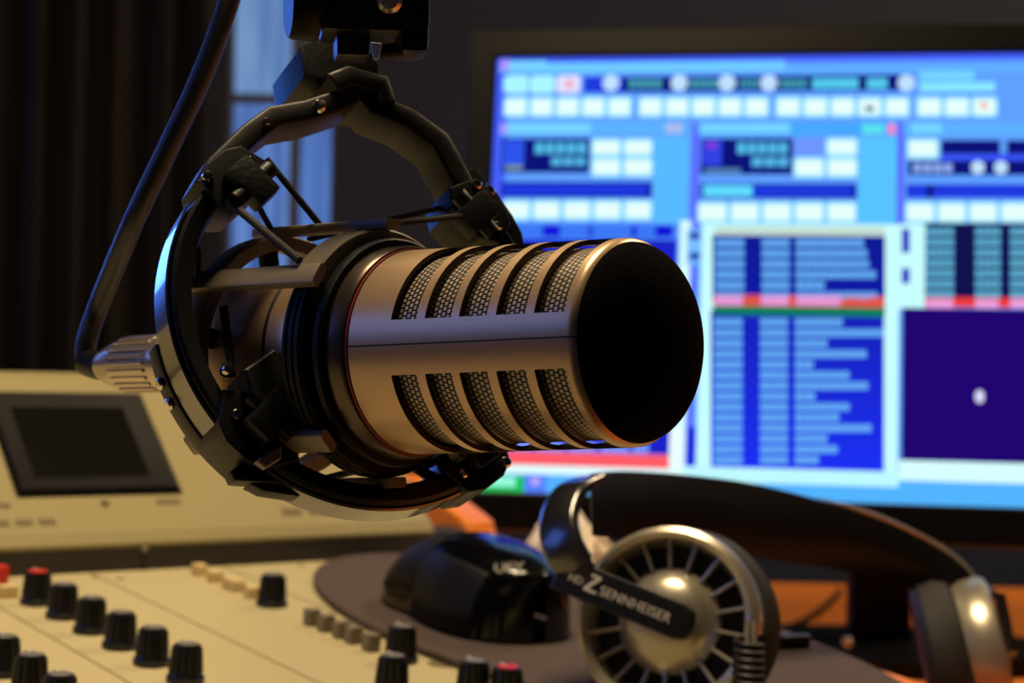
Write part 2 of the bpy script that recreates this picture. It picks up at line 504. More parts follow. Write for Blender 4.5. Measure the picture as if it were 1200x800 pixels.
# knobs
def knob_mesh():
    bm = MB(); bm.lathe([(0, 0), (.0078, 0), (.0078, .0022), (.0068, .0036), (.0064, .005), (.0056, .0142), (.0052, .0153), (.0, .0153)], 28)
    for i in range(14):
        t = i/14*6.283; bm.box(*[q for q in (0, 0)], 0, 0, 0, 0) if False else None
        cx, cy = math.cos(t), math.sin(t)
        p = [V((cx*.0066, cy*.0066, .0042)), V((cx*.0057, cy*.0057, .0142))]
        bm.sweep(p, rect(.0011, .0009), up=V((cx, cy, 0)), smooth=False)
    return bm
def knob_at(x, y, capm, proto=[]):
    rot = Matrix((c_, ap, nn)).transposed().to_euler()
    p = pl(x, y, .0001)
    if not proto:
        k = knob_mesh().build('knob', M['knob']); cp = MB().lathe([(.0043, 0), (.0043, .0006), (0, .0008)], 24).build('knob_cap', M['knobcap'])
        li = MB(); li.box(-.0005, .0005, .001, .0052, 0, .0004); li = li.build('pointer_line', M['logo'])
        proto += [k, cp, li]
    else:
        proto_k = [q.copy() for q in proto]
        for q in proto_k: COL.objects.link(q)
        k, cp, li = proto_k
    k.parent = con; k.location = p-wpos(con); k.rotation_euler = rot
    cp.parent = k; cp.location = (0, 0, .0152); li.parent = k; li.location = (0, 0, .0158)
    k.rotation_euler = rot
    if capm is not M['knobcap']:
        cp.data = cp.data.copy(); cp.data.materials[0] = capm; cp['label'] = 'red knob cap'
    return k
pr = 0.0316
for i in range(6): knob_at(-.0010-.0006*i, i*pr*.98+.002, M['redcap'] if i == 5 else M['knobcap'])
for i in range(4): knob_at(-.064-.001*i, .036-i*pr, M['knobcap'])
for y in (.1195, .001): knob_at(.1025, y+.003, M['knobcap'])
for px, py in ((458, 812),): x, y, _ = loc(pan(px, py)); knob_at(x, y, M['knobcap'])
x, y, _ = loc(pan(553, 818)); knob_at(x, y, M['knobcap'])
x, y, _ = loc(pan(592, 826)); knob_at(x, y, M['redcap'])
# small buttons in two rows
def button(x, y, m, h=.006, sx=.0045):
    b = MB(pl(x, y), PAX); b.box(-sx, sx, -.0034, .0034, -.0002, h, .001); return b.build('button', m, con)
for px, py in ((229, 674), (243, 682), (259, 690), (274, 693), (290, 701)):
    x, y, _ = loc(pan(px, py)); button(.1015, y, M['creambtn'], .006, .0033)
for px, py in ((358, 733), (376, 740), (392, 748), (408, 754), (428, 763)):
    x, y, _ = loc(pan(px, py)); button(.1, y, M['greybtn'], .008, .0032)
x, y, _ = loc(pan(8, 700)); button(x, y, M['creambtn'], .006)
x, y, _ = loc(pan(0, 688)); o = button(x, y+.004, M['redcap'], .010); o['label'] = 'red button'
x, y, _ = loc(pan(517, 778))
MB(pl(x, y), PAX).lathe([(0, .0004), (.0058, .0004), (.0062, -.0001)], 24).build('legend_spot', M['print'], con)
for (px, py) in ((285, 662), (352, 662), (414, 660), (110, 676), (140, 678)):
    x, y, _ = loc(pan(px, py)); MB(O, PAX).box(x-.002, x+.002, y-.002, y, -.0003, .0004).build('panel_mark', M['print'], con)

# ------------------------------------------------------------------ mouse pad and mouse
PC = (.217, .018)
pts = []
for i in range(96):
    t = i/96*6.283185; pts.append((PC[0]+.100*math.cos(t), PC[1]+.199*math.sin(t)))
b = MB(O, PAX); b.prism(pts, .0004, .0040)
mp_ = b.build('mouse_pad', M['pad'], None, pl(*PC, .0004), bevel=.001)
tag(mp_, 'dark brown oval mouse pad lying on the cream console under the mouse', 'mouse pad')

mo = pl(.176, .055, .0042)
ang = math.radians(-4)
mf = (ap*math.cos(ang)-c_*math.sin(ang)).normalized()       # nose direction
ms = mf.cross(nn)                                           # to the right of the mouse
mouse = empty('computer_mouse', mo, 'glossy black computer mouse on the brown mouse pad', 'computer mouse')
L, Wd, H = .118, .070, .040
def mtop(u, v):
    """u along -1 (tail)..1 (nose), v across -1..1"""
    k = (1-abs(u)**2.6)**(1/2.6) if abs(u) < 1 else 0
    wd = Wd/2*k*(1-.10*math.exp(-((u-.15)/.35)**2))
    hh = H*(max(0, 1-abs((u+.22)/1.22 if u < -.22 else (u+.22)/1.22)**2.3))**.62 if True else 0
    h = hh*(max(0., 1-abs(v)**2.8))**.5
    return V((v*wd, u*L/2, max(h, 0)+.001))
def msheet(u0, u1, v0, v1, off, nu=24, nv=24):
    b = MB(mo, (ms, mf, nn)); g = []
    for i in range(nu+1):
        row = []
        for j in range(nv+1):
            u = u0+(u1-u0)*i/nu; v = v0+(v1-v0)*j/nv
            p = mtop(u, v)
            cpt = V((0, p.y*.9, .010)); d = (p-cpt); d = d.normalized() if d.length > 1e-6 else V((0, 0, 1))
            p = p + d*off
            row.append(b.v(p))
        g.append(row)
    for i in range(nu):
        for j in range(nv): b.face([g[i][j], g[i+1][j], g[i+1][j+1], g[i][j+1]], True)
    return b
b = msheet(-.999, .999, -1, 1, 0, 40, 36)
b.build('mouse_shell', M['mousegloss'], mouse, sharp=80)
msheet(.12, .97, -.97, -.06, .0008, 24, 16).build('mouse_button', M['mousematte'], mouse, solid=.0008, sharp=60)
msheet(.12, .97, .06, .97, .0008, 24, 16).build('mouse_button', M['mousematte'], mouse, solid=.0008, sharp=60)
msheet(-.75, .10, -1.0, -.70, .0009, 24, 8).build('side_grip', M['mousematte'], mouse, solid=.0008, sharp=60)
wv = mtop(.55, 0)
wp = mo+ms*0+mf*wv.y+nn*(wv.z-.004)
MB(wp, (mf, nn, ms)).lathe([(0, -.003), (.0072, -.003), (.008, -.002), (.008, .002), (.0072, .003), (0, .003)], 24).build('scroll_wheel', M['rubber'], mouse)

# ------------------------------------------------------------------ monitor
su = cdir(6, -.1, -1); sv = cdir(.252, 6.28, 1)
sv = (sv-su*sv.dot(su)).normalized(); sz = su.cross(sv)      # towards the viewer
S0 = P(583, 68, 1.30)
def sc(px, py):
    p = hit(px, py, S0, sz)-S0; return p.dot(su), p.dot(sv)
x0s, y1s = 0., 0.
_, y0s = sc(900, 586)
x1s = -y0s*1.6
SAX = (su, sv, sz)
cen = S0+su*(x1s/2)+sv*(y0s*.8)
stx, sty = 1028, 765
base = P(stx, 700, 1.33); base.z = DZ
mon = empty('monitor', base, 'black widescreen monitor showing blue radio playout software', 'monitor')
bz = .021
b = MB(S0, SAX)
o = [(-bz, y0s-bz*1.25), (x1s+bz, y0s-bz*1.25), (x1s+bz, bz), (-bz, bz)]; i_ = [(0, y0s), (x1s, y0s), (x1s, 0), (0, 0)]
vo = [b.v((*p, .004)) for p in o]; vi = [b.v((*p, .004)) for p in i_]; vk = [b.v((*p, -.001)) for p in i_]; vb = [b.v((*p, -.022)) for p in o]
vc = [b.v((p[0]*.7+x1s*.15, p[1]*.7+y0s*.15, -.05)) for p in o]
for k in range(4):
    j = (k+1) % 4
    b.face([vo[k], vo[j], vi[j], vi[k]]); b.face([vi[k], vi[j], vk[j], vk[k]]); b.face([vo[k], vb[k], vb[j], vo[j]]); b.face([vb[k], vc[k], vc[j], vb[j]])
b.face(vc)
b.build('bezel', M['bezel'], mon, bevel=.0015)
# the picture on the display: windows, buttons and list rows
PALD = {}
DM = []
def pal(c, s=1.0):
    k = (c, s)
    if k not in PALD:
        PALD[k] = len(DM); DM.append(emis('screen colour', c, s))
    return PALD[k]
sb = MB(S0, SAX)
def R(px0, py0, px1, py1, c, lay=1, s=1.0, rnd=0.):
    x0, ya = sc(px0, (py0+py1)/2)[0], 0
    xm, ym = (px0+px1)/2, (py0+py1)/2
    x0 = sc(px0, ym)[0]; x1 = sc(px1, ym)[0]; yb_ = sc(xm, py1)[1]; yt_ = sc(xm, py0)[1]
    x0 = max(x0, 0); x1 = min(x1, x1s); yb_ = max(yb_, y0s); yt_ = min(yt_, 0)
    if x1 <= x0 or yt_ <= yb_: return
    sb.mi = pal(c, s); z = -.0008+lay*.00012
    if rnd:
        cx, cy = (x0+x1)/2, (yb_+yt_)/2
        pts = [(cx+q[0], cy+q[1]) for q in rect(x1-x0, yt_-yb_, min(rnd, (x1-x0)/2.01, (yt_-yb_)/2.01), 4)]
        sb.face([sb.v((p[0], p[1], z)) for p in pts])
    else:
        sb.face([sb.v((x0, yb_, z)), sb.v((x1, yb_, z)), sb.v((x1, yt_, z)), sb.v((x0, yt_, z))])
BG = (96, 160, 255); CY = (118, 212, 255); WH = (208, 255, 255); NV = (12, 18, 120); BL_ = (30, 58, 222); SEP = (92, 104, 255); RW = (104, 176, 245)
R(500, 20, 1700, 700, BG, 0)
R(560, 60, 1500, 71, (70, 96, 255), 1)
R(560, 60, 586, 620, (70, 96, 250), 1)
R(586, 71, 640, 84, CY, 2); R(640, 72, 920, 84, (112, 204, 255), 2); R(920, 74, 1430, 84, (96, 176, 255), 2)
R(586, 70, 597, 82, (170, 150, 255), 3)
for a in (590, 621): R(a, 88, a+29, 109, (170, 248, 255), 3, 1, .003)
R(652, 88, 680, 109, (225, 225, 255), 3, 1, .003); R(664, 94, 670, 103, (255, 140, 150), 4)
R(684, 88, 1070, 107, BL_, 2); R(730, 89, 1068, 106, NV, 3)
for x in (716, 796, 852, 901, 1062): R(x-10, 87, x+10, 107, (190, 225, 255), 4, 1, .02)
for a, c in ((736, 776), (808, 842), (866, 890), (914, 946)):
    for k in range(4): R(a+k*(c-a)/4+1, 92, a+(k+1)*(c-a)/4-1, 103, (70, 160, 180), 4)
R(952, 91, 1006, 104, (84, 200, 236), 4); R(1016, 91, 1040, 104, (84, 200, 236), 4)
R(1078, 83, 1142, 94, CY, 3); R(1078, 96, 1166, 107, (136, 232, 255), 3)
def buttons(x0, x1, y0, y1, n, c=WH, lay=3):
    st = (x1-x0)/n
    for k in range(n):
        R(x0+k*st+.8, y0, x0+(k+1)*st-.8, y1, (170, 240, 255), lay, 1, .0025); R(x0+k*st+4, y0+4, x0+(k+1)*st-4, y1-4, (232, 255, 252), lay+1, 1, .002)
buttons(589, 741, 113, 137, 5); buttons(747, 902, 113, 137, 5); buttons(908, 1067, 113, 137, 5); buttons(1073, 1170, 113, 137, 3)
R(1150, 120, 1156, 127, (255, 150, 160), 6); R(1014, 124, 1024, 130, (60, 120, 140), 6)
R(586, 143, 806, 158, (92, 178, 255), 2); R(590, 144, 692, 156, CY, 3); R(586, 144, 594, 156, (170, 150, 255), 4)
R(780, 144, 800, 156, (170, 190, 240), 3)
R(815, 143, 1052, 158, (70, 168, 255), 2); R(820, 144, 926, 156, CY, 3); R(1010, 145, 1036, 157, (90, 226, 240), 3); R(1040, 145, 1050, 157, (240, 140, 200), 3)
R(1059, 143, 1500, 158, (92, 178, 255), 2); R(1068, 144, 1104, 156, CY, 3)
R(806, 143, 815, 560, SEP, 2); R(1051, 143, 1059, 262, SEP, 2)
R(766, 160, 806, 262, (88, 186, 255), 1); R(1006, 160, 1051, 262, (88, 196, 255), 1)
# deck 1
R(588, 162, 691, 202, NV, 3); R(590, 164, 614, 196, (44, 84, 236), 4); R(592, 193, 612, 199, (120, 150, 150), 5)
for k in range(5): R(627+k*12.4, 167, 637+k*12.4, 180, (84, 190, 235), 5)
for k in range(3): R(646+k*14, 184, 658+k*14, 194, (84, 180, 230), 5)
buttons(692, 766, 162, 183, 2); buttons(692, 766, 184, 207, 2)
R(587, 213, 764, 231, (14, 30, 170), 3); R(590, 216, 758, 228, BL_, 4)
buttons(587, 765, 234, 258, 5)
R(600, 262, 792, 279, (60, 120, 245), 3)
for a, c in ((636, 656), (690, 694), (740, 746), (768, 788)): R(a, 264, c, 277, (20, 20, 215), 4)
R(600, 280, 790, 530, (26, 34, 200), 3)
R(604, 517, 760, 529, (120, 150, 250), 4)
for k in range(4): R(622+k*38, 517, 628+k*38, 529, (60, 60, 220), 5)
R(560, 530, 784, 546, (255, 92, 104), 5); R(560, 546, 800, 557, (226, 255, 255), 5)
R(793, 258, 806, 560, (216, 255, 255), 4); R(784, 500, 800, 560, (235, 255, 255), 4)
# deck 2
R(821, 162, 929, 204, NV, 3); R(823, 164, 846, 194, (48, 66, 230), 4); R(828, 166, 840, 174, (130, 60, 210), 5)
for k in range(5): R(864+k*12.2, 167, 874+k*12.2, 180, (84, 190, 235), 5)
for k in range(3): R(881+k*15, 184, 894+k*15, 195, (84, 180, 230), 5)
R(826, 197, 868, 203, (84, 130, 180), 5)
R(930, 162, 966, 182, (110, 150, 255), 3); buttons(967, 1006, 161, 183, 1); buttons(929, 1006, 184, 208, 2)
R(820, 215, 1004, 232, (14, 30, 170), 3); R(824, 218, 998, 229, BL_, 4); R(824, 217, 882, 230, (96, 220, 255), 5, 1, .002)
buttons(816, 1005, 236, 261, 5)
R(819, 262, 1053, 562, (200, 255, 255), 3)
R(838, 266, 1037, 276, (196, 220, 208), 5)
R(805, 268, 822, 310, (120, 190, 255), 4); R(808, 272, 820, 280, (24, 40, 170), 5); R(808, 296, 820, 304, (24, 40, 170), 5); R(805, 500, 815, 546, (30, 40, 220), 4)
for k in range(6): R(835, 275+k*13, 1037, 288+k*13, (16, 26, 150+k*3), 4)
for k in range(15): R(833, 364+k*12.4, 1036, 376.6+k*12.4, (22+k//2, 34+k, 186+k*4), 4)
wA = [80, 84, 86, 94, 34, 96]
for k, w in enumerate(wA):
    y = 278+k*12.4
    for q in range(4): R(839+q*8.4, y+2, 846.6+q*8.4, y+11, RW, 6); R(893+q*8.2, y+2, 900.4+q*8.2, y+11, RW, 6)
    n = max(3, int(w/9))
    for q in range(n): R(933+q*w/n, y+2, 932+(q+1)*w/n, y+11, RW, 6)
R(836, 346, 1037, 359, (226, 84, 74), 6); R(838, 347, 870, 358, (232, 152, 216), 7); R(892, 347, 924, 358, (232, 152, 216), 7); R(933, 347, 985, 358, (232, 152, 216), 7)
R(836, 359, 1037, 370, (20, 124, 92), 6)
wB = [56, 104, 38, 84, 22, 64, 86, 24, 64, 52, 90, 38, 50, 28]
for k, w in enumerate(wB):
    y = 371+k*12.4
    for q in range(4): R(837+q*8.4, y+2, 844.6+q*8.4, y+11, RW, 6); R(891+q*8.2, y+2, 898.4+q*8.2, y+11, RW, 6)
    n = max(2, int(w/9))
    for q in range(n): R(932+q*w/n, y+2, 931+(q+1)*w/n, y+11, RW, 6)
# deck 3
buttons(1062, 1101, 162, 186, 1); R(1103, 164, 1172, 180, NV, 3); R(1180, 164, 1500, 180, NV, 3); R(1103, 180, 1500, 188, (56, 84, 250), 2)
R(1064, 188, 1500, 205, NV, 3)
for k in range(4): R(1070+k*12, 191, 1080+k*12, 202, (140, 170, 240), 4)
for x in (1146, 1173): R(x-8, 188, x+8, 204, (190, 225, 255), 4, 1, .02)
R(1062, 216, 1500, 232, BL_, 3); R(1086, 216, 1094, 232, (20, 20, 130), 4)
buttons(1060, 1430, 236, 261, 10)
R(1054, 262, 1084, 362, (200, 255, 255), 3); R(1057, 268, 1066, 296, (24, 40, 190), 4); R(1057, 314, 1066, 332, (24, 40, 190), 4)
R(1084, 262, 1500, 350, (18, 18, 80), 4)
for k in range(7):
    y = 265+k*12.2
    for q in range(4): R(1085+q*8.4, y+2, 1092.4+q*8.4, y+11, (96, 174, 210), 6); R(1143+q*7.6, y+2, 1149.6+q*7.6, y+11, (96, 174, 210), 6)
    for q in range(6+k % 3): R(1184+q*9, y+2, 1192+q*9, y+11, (96, 174, 210), 6)
R(1084, 350, 1500, 362, (236, 60, 60), 6); R(1086, 351, 1117, 361, (236, 160, 220), 7); R(1143, 351, 1170, 361, (236, 160, 220), 7); R(1184, 351, 1240, 361, (236, 160, 220), 7)
R(1057, 363, 1430, 544, (34, 6, 112), 5)
R(1143, 457, 1153, 472, (226, 226, 255), 7, 1, .02)
R(1053, 544, 1500, 569, (216, 255, 255), 3)
R(800, 549, 1053, 567, (190, 250, 255), 4)
R(560, 557, 1500, 640, (84, 180, 255), 2)
R(560, 557, 614, 578, (20, 190, 90), 5); R(568, 558, 604, 570, (150, 250, 220), 6)
R(614, 557, 640, 580, (84, 130, 255), 5); R(622, 560, 632, 568, (200, 170, 255), 6)
R(1200, 262, 1700, 263, CY, 3)
scr = sb.build('display', DM, mon, label='lit blue display filled with software windows')
# stand
neck_top = S0+su*(x1s*.50)+sv*(y0s*.62)-sz*.035
nb = hit(1030, 700, neck_top, V((0, 1, 0)))
nk = P(1030, 690, 1.34)
b = MB()
pts = [V((nk.x, nk.y+.0, DZ+.012)), V((nk.x, nk.y+.002, DZ+.10)), V((nk.x-.002, nk.y+.012, DZ+.20))]
b.sweep(pts, rect(.046, .03, .008), up=V((0, 1, 0)), smooth=False)
b.build('stand_neck', M['bezel'], mon)
b = MB(V((nk.x, nk.y-.03, DZ)), (V((1, 0, 0)), V((0, 1, 0)), V((0, 0, 1))))
pts2 = [(.125*math.cos(t/48*6.2832), .095*math.sin(t/48*6.2832)) for t in range(48)]
b.prism(pts2, .0003, .012, .004)
b.build('stand_base', M['bezel'], mon)
MB().box(nk.x-.045, nk.x+.045, nk.y+.012, nk.y+.04, DZ+.10, DZ+.28, .004).build('hinge_block', M['bezel'], mon)
bt = P(993, 753, 1.24)
screw('power_button', bt, V((0, -1, 0)), .004, mon, M['nickel'])

# thin cable lying on the desk
cp = [P(985, 692, 1.5), P(965, 712, 1.5), P(940, 728, 1.5), P(915, 735, 1.5), P(880, 734, 1.5), P(800, 720, 1.5)]
cp = [CAM+(p-CAM)*((CAM.z-DZ-.003)/(CAM.z-p.z)) for p in cp]
b = MB(); b.tube(spline(cp, 10), .0028, 8)
tag(b.build('desk_cable', M['rubber'], None, cp[0]), 'thin dark cable curving across the orange desk beside the monitor stand', 'cable')

# ------------------------------------------------------------------ microphone
F = P(749, 401, .450); E_ = P(110, 429, .592)
mx = (E_-F).normalized(); my = V((0, 0, 1)).cross(mx).normalized(); mz = mx.cross(my)
MAX = (mx, my, mz)
mic = empty('microphone', F+mx*.09, 'silver broadcast microphone with slotted body held in black shock mount', 'microphone')
def mp(s, ph, r): t = math.radians(ph); return V((s, r*math.cos(t), r*math.sin(t)))
SL = [(.0035, .0130), (.0157, .0250), (.0279, .0370), (.0396, .0485), (.0513, .0602)]
def rad(s): return .0264+.0021*min(max(s, 0), .08)/.08
svals = [.0, .0006, .0014, .0022]
for a, c in SL: svals += [a, (a+c)/2, c]
svals += [.065, .070, .0748]
radii = [.0252, .0259, .02635, .0264]+[rad(s) for s in svals[4:]]
angs = [k*3. for k in range(-60, 60)]
angs = sorted(set(angs) | {1.0, 1.9})
b = MB(F, MAX); grid = []
for s, r in zip(svals, radii): grid.append([b.v(mp(s, a, r)) for a in angs])
for i in range(len(svals)-1):
    sm = (svals[i]+svals[i+1])/2; inslot = any(a < sm < c for a, c in SL)
    for j in range(len(angs)):
        k = (j+1) % len(angs)
        am = (angs[j]+(angs[k] if k else 180))/2
        if inslot and (15 < am < 87 or 93 < am < 165 or -165 < am < -93 or -87 < am < -15): continue
        b.mi = 1 if 1.0 < am < 1.9 else 0
        b.face([grid[i][j], grid[i][k], grid[i+1][k], grid[i+1][j]], True)
b.build('slotted_shell', [M['champagne'], M['slit'], M['rimshade']], mic, solid=.0013, sharp=40, split=True)
bpy.data.objects['slotted_shell'].modifiers['s'].material_offset_rim = 2
# perforated sheet inside
b = MB(F, MAX); uvl = b.bm.loops.layers.uv.new('UVMap'); n = 96; ri = .0243
for i in range(n):
    a0, a1 = 360/n*i, 360/n*(i+1)
    f = b.face([b.v(mp(.001, a0, ri)), b.v(mp(.001, a1, ri)), b.v(mp(.070, a1, ri+.0018)), b.v(mp(.070, a0, ri+.0018))], True)
    u0, u1 = math.radians(a0)*.0254, math.radians(a1)*.0254
    for lp, uvv in zip(f.loops, ((.001, u0), (.001, u1), (.070, u1), (.070, u0))): lp[uvl].uv = (uvv[1], uvv[0])
b.bm.verts.ensure_lookup_table()
bmesh.ops.remove_doubles(b.bm, verts=b.bm.verts, dist=1e-6)
b.build('perforated_liner', M['perf'], mic, sharp=80)
# domed front grille
prof = [(.0256, .0012)]
for k in range(1, 13):
    t = k/12; rr = .0254*math.cos(t*math.pi/2)**.85 if k < 12 else 0
    prof.append((rr, -.0102*math.sin(t*math.pi/2)**1.1+.0004))
MB(F, MAX).lathe(prof, 72, ax='x').build('front_grille', M['foam'], mic, sharp=80)
MB(F, MAX).lathe([(.0278, .0749), (.0287, .0750), (.0288, .0754), (.0287, .0758), (.0278, .0760)], 72, ax='x').build('colour_ring', M['red'], mic, label='thin red ring')
# rear body and socket
MB(F, MAX).lathe([(.0268, .0985), (.0274, .101), (.0274, .104), (.0274, .136), (.0266, .140),
                  (.021, .156), (.0125, .169), (.0105, .171), (.0105, .1785), (.0, .1785)], 72, ax='x').build('rear_housing', M['champagne'], mic)
MB(F, MAX).lathe([(.0270, .0757), (.0292, .0760), (.0298, .0770), (.0298, .0965), (.0290, .0985), (.0262, .0990)], 72, ax='x').build('grip_collar', M['darkcollar'], mic, label='dark glossy collar behind the red ring')
MB(F, MAX).lathe([(.0274, .1085), (.0278, .109), (.0278, .1095), (.0274, .110)], 72, ax='x').build('trim_ring', M['slit'], mic)

# ------------------------------------------------------------------ cable with plug
cab = empty('microphone_cable', F+mx*.19, 'black cable with ribbed silver plug in the back of the microphone', 'cable')
prof = [(0, .1787), (.0088, .1787), (.0092, .1795), (.0092, .184)]
prof += [(.0087, .1845), (.0087, .2035), (.0083, .205), (.0066, .2115), (.0050, .216), (0, .216)]
b = MB(F, MAX); b.lathe(prof, 48, ax='x')
b.build('plug_shell', M['nickel'], cab)
for i in range(22):
    t = i/22*360
    b = MB(F, MAX); q = [F+mx*.1855+my*(.0087*math.cos(math.radians(t)))+mz*(.0087*math.sin(math.radians(t))),
                         F+mx*.203+my*(.0086*math.cos(math.radians(t)))+mz*(.0086*math.sin(math.radians(t)))]
    if i == 0: rb = MB()
    rb.sweep(q, rect(.0013, .0013, .0003, 2), up=(my*math.cos(math.radians(t))+mz*math.sin(math.radians(t))), smooth=False)
    b.bm.free()
rb.build('plug_ribs', M['nickel'], cab)
ce = F+mx*.216
ctl = [ce-mx*.004, ce+mx*.003, P(101, 421, .5965), P(103, 395, .597), P(118, 352, .597), P(155, 263, .58), P(195, 178, .576), P(233, 97, .572), P(262, 22, .566), P(276, -30, .56), P(290, -120, .55), P(300, -400, .56)]
b = MB(); b.tube(spline(ctl, 12), .0034, 20)
b.build('cord', M['cable'], cab)
b = MB(); b.tube(spline([ce-mx*.001, ce+mx*.003, P(102, 424, .5965)], 6), .0046, 20); b.build('strain_relief', M['blackplastic'], cab)

# ------------------------------------------------------------------ shock mount
RO = P(430, 365, .52)
rv = -ray(430, 365).normalized()
RN = (rv*math.cos(math.radians(33)) + (RIGHT*.72+UP*.69)*math.sin(math.radians(33))).normalized()
rx, ry, rz = frame(x=RIGHT, z=RN)
RAX = (rx, ry, rz)
def rp(px, py, off=0.): return hit(px, py, RO+RN*off, RN)
sm_ = empty('shock_mount', RO, 'round black shock mount with elastic cords gripping the microphone', 'shock mount')
RR = .0582
def rangle(px, py):
    q = rp(px, py)-RO; return math.atan2(q.dot(ry), q.dot(rx))
# outer ring: band with a slim front lip, swept as polygonal band
MB(RO, RAX).lathe([(RR+.0007, -.0012), (RR+.0013, -.0018), (RR+.0013, -.0122), (RR+.0007, -.0128)], 90, a0=math.degrees(rangle(232, 232)), a1=math.degrees(rangle(600, 545))+360).build('outer_band', M['band'], sm_, sharp=20)
prof = [(RR-.0055, .0), (RR-.001, .001), (RR, .0), (RR+.0006, -.0125), (RR-.0008, -.014), (RR-.0040, -.014), (RR-.0048, -.004), (RR-.0064, -.002), (RR-.0055, 0)]
_ul, _ur = (math.degrees(math.atan2((rp(x, y)-RO).dot(ry), (rp(x, y)-RO).dot(rx))) for x, y in ((262, 210), (580, 238)))
MB(RO, RAX).lathe(prof+[], 90, a0=_ul, a1=_ur+360).build('outer_ring', M['ringplastic'], sm_, sharp=20)
def rpt(a, r, z=0): return RO+rx*(r*math.cos(a))+ry*(r*math.sin(a))+rz*z
# clamps (four), with screws
cl = {}
lug_px = {'ul': (268, 205), 'll': (300, 505), 'ur': (573, 238), 'lr': (560, 545)}
for k, (px, py) in lug_px.items():
    a = rangle(px, py); cl[k] = a
    t = V((0, 0, 0)); er = rx*math.cos(a)+ry*math.sin(a); et = -rx*math.sin(a)+ry*math.cos(a)
    ax3 = (et, er, rz)
    b = MB(RO+er*RR, ax3)
    big = 1.25 if k == 'll' else 1.
    b.prism([(-.0115*big, -.0072), (-.009, .0012), (-.004, .0036), (.004, .0036), (.009, .0012), (.0115*big, -.0072), (.006, -.0115*big), (-.006, -.0115*big)], -.0165, .0022, .0008)
    c0 = b.build('clamp', M['ringplastic'], sm_)
    b = MB(RO+er*(RR-.006), ax3); b.box(-.0045, .0045, -.010, .004, .002, .0085, .0018); b.build('cord_guide', M['blackplastic'], c0)
    b = MB(); q = RO+er*(RR-.0095)+rz*.0055
    b.tube([q-et*.008, q+et*.008], .0026, 14); b.build('guide_pin', M['blackplastic'], c0)
    screw('screw', RO+er*(RR+.0008)+et*.0068+rz*.0024, rz, .0017, c0, M['chrome'])
    screw('screw', RO+er*(RR-.004)-et*.0070+rz*.0024, rz, .0015, c0, M['chrome'])
# folded cord bundle and spare tabs at the lower left clamp
a = cl['ll']; er = rx*math.cos(a)+ry*math.sin(a); et = -rx*math.sin(a)+ry*math.cos(a)
b = MB(RO+er*(RR-.0165)+rz*.001, (et, er, rz)); b.prism([(-.012, -.008), (.010, -.010), (.015, -.002), (.012, .007), (-.006, .009), (-.014, .003)], -.010, .006, .0015)
b.build('cord_block', M['rubber'], sm_)
def plate(pp, off, th_, m, name, parent):
    b = MB(RO+RN*off, RAX)
    pts = [(q.dot(rx), q.dot(ry)) for q in [(hit(x, y, RO+RN*off, RN)-(RO+RN*off)) for x, y in pp]]
    b.prism(pts, -th_, 0, min(.0006, th_*.3)); return b.build(name, m, parent)
plate([(270, 552), (286, 540), (335, 549), (350, 560), (330, 566), (275, 562)], -.002, .006, M['ringplastic'], 'tab', sm_)
plate([(292, 566), (335, 564), (372, 574), (350, 581), (310, 575)], -.004, .006, M['ringplastic'], 'tab', sm_)
plate([(318, 528), (330, 522), (330, 537), (312, 548), (300, 540)], .006, .003, M['cradle'], 'buckle', sm_)
# rear guard ring segment on the lower left, behind the ring
seg = [rpt(math.radians(d), RR-.0003, -.0165) for d in range(196, 240, 3)]
b = MB(); b.sweep(seg, rect(.0045, .008, .001), up=rz, smooth=False); b.build('rear_guard', M['yoke'], sm_)
for d in (206, 212): screw('screw', rpt(math.radians(d), RR+.0022, -.0165), (rx*math.cos(math.radians(d))+ry*math.sin(math.radians(d))), .0018, sm_, M['chrome'])
# yoke
def bar(pxs, off, w, t, m, name, parent, rnd=.0012):
    b = MB(); pts = [rp(x, y, off) for x, y in pxs]
    b.sweep(pts, rect(t, w, rnd, 2), up=RN, smooth=False); return b.build(name, m, parent, bevel=.0004)
bar([(232, 232), (247, 205), (285, 168), (312, 148), (352, 141), (392, 128), (412, 112)], -.007, .015, .0068, M['yoke'], 'yoke_arm', sm_)
bar([(412, 112), (432, 135), (470, 150), (506, 176), (522, 205), (536, 232), (560, 246)], -.007, .015, .0076, M['yoke'], 'yoke_arm', sm_)
bar([(378, 113), (398, 104), (436, 114), (440, 134)], -.007, .019, .0068, M['yoke'], 'yoke_hub', sm_)
screw('screw', rp(375, 124, .002), RN, .0020, sm_, M['chrome'])
screw('screw', rp(312, 143, .0015), RN, .0012, sm_, M['chrome'])
# right clamp extra: lever with round end
plate([(540, 215), (552, 196), (562, 200), (566, 214), (582, 222), (588, 238), (600, 250), (612, 272), (616, 290), (592, 286), (560, 262), (540, 244)], -.001, .013, M['ringplastic'], 'clamp_plate', sm_)
screw('screw', rp(573, 224, .0), RN, .0019, sm_, M['chrome']); screw('screw', rp(558, 232, .0), RN, .0014, sm_, M['chrome'])

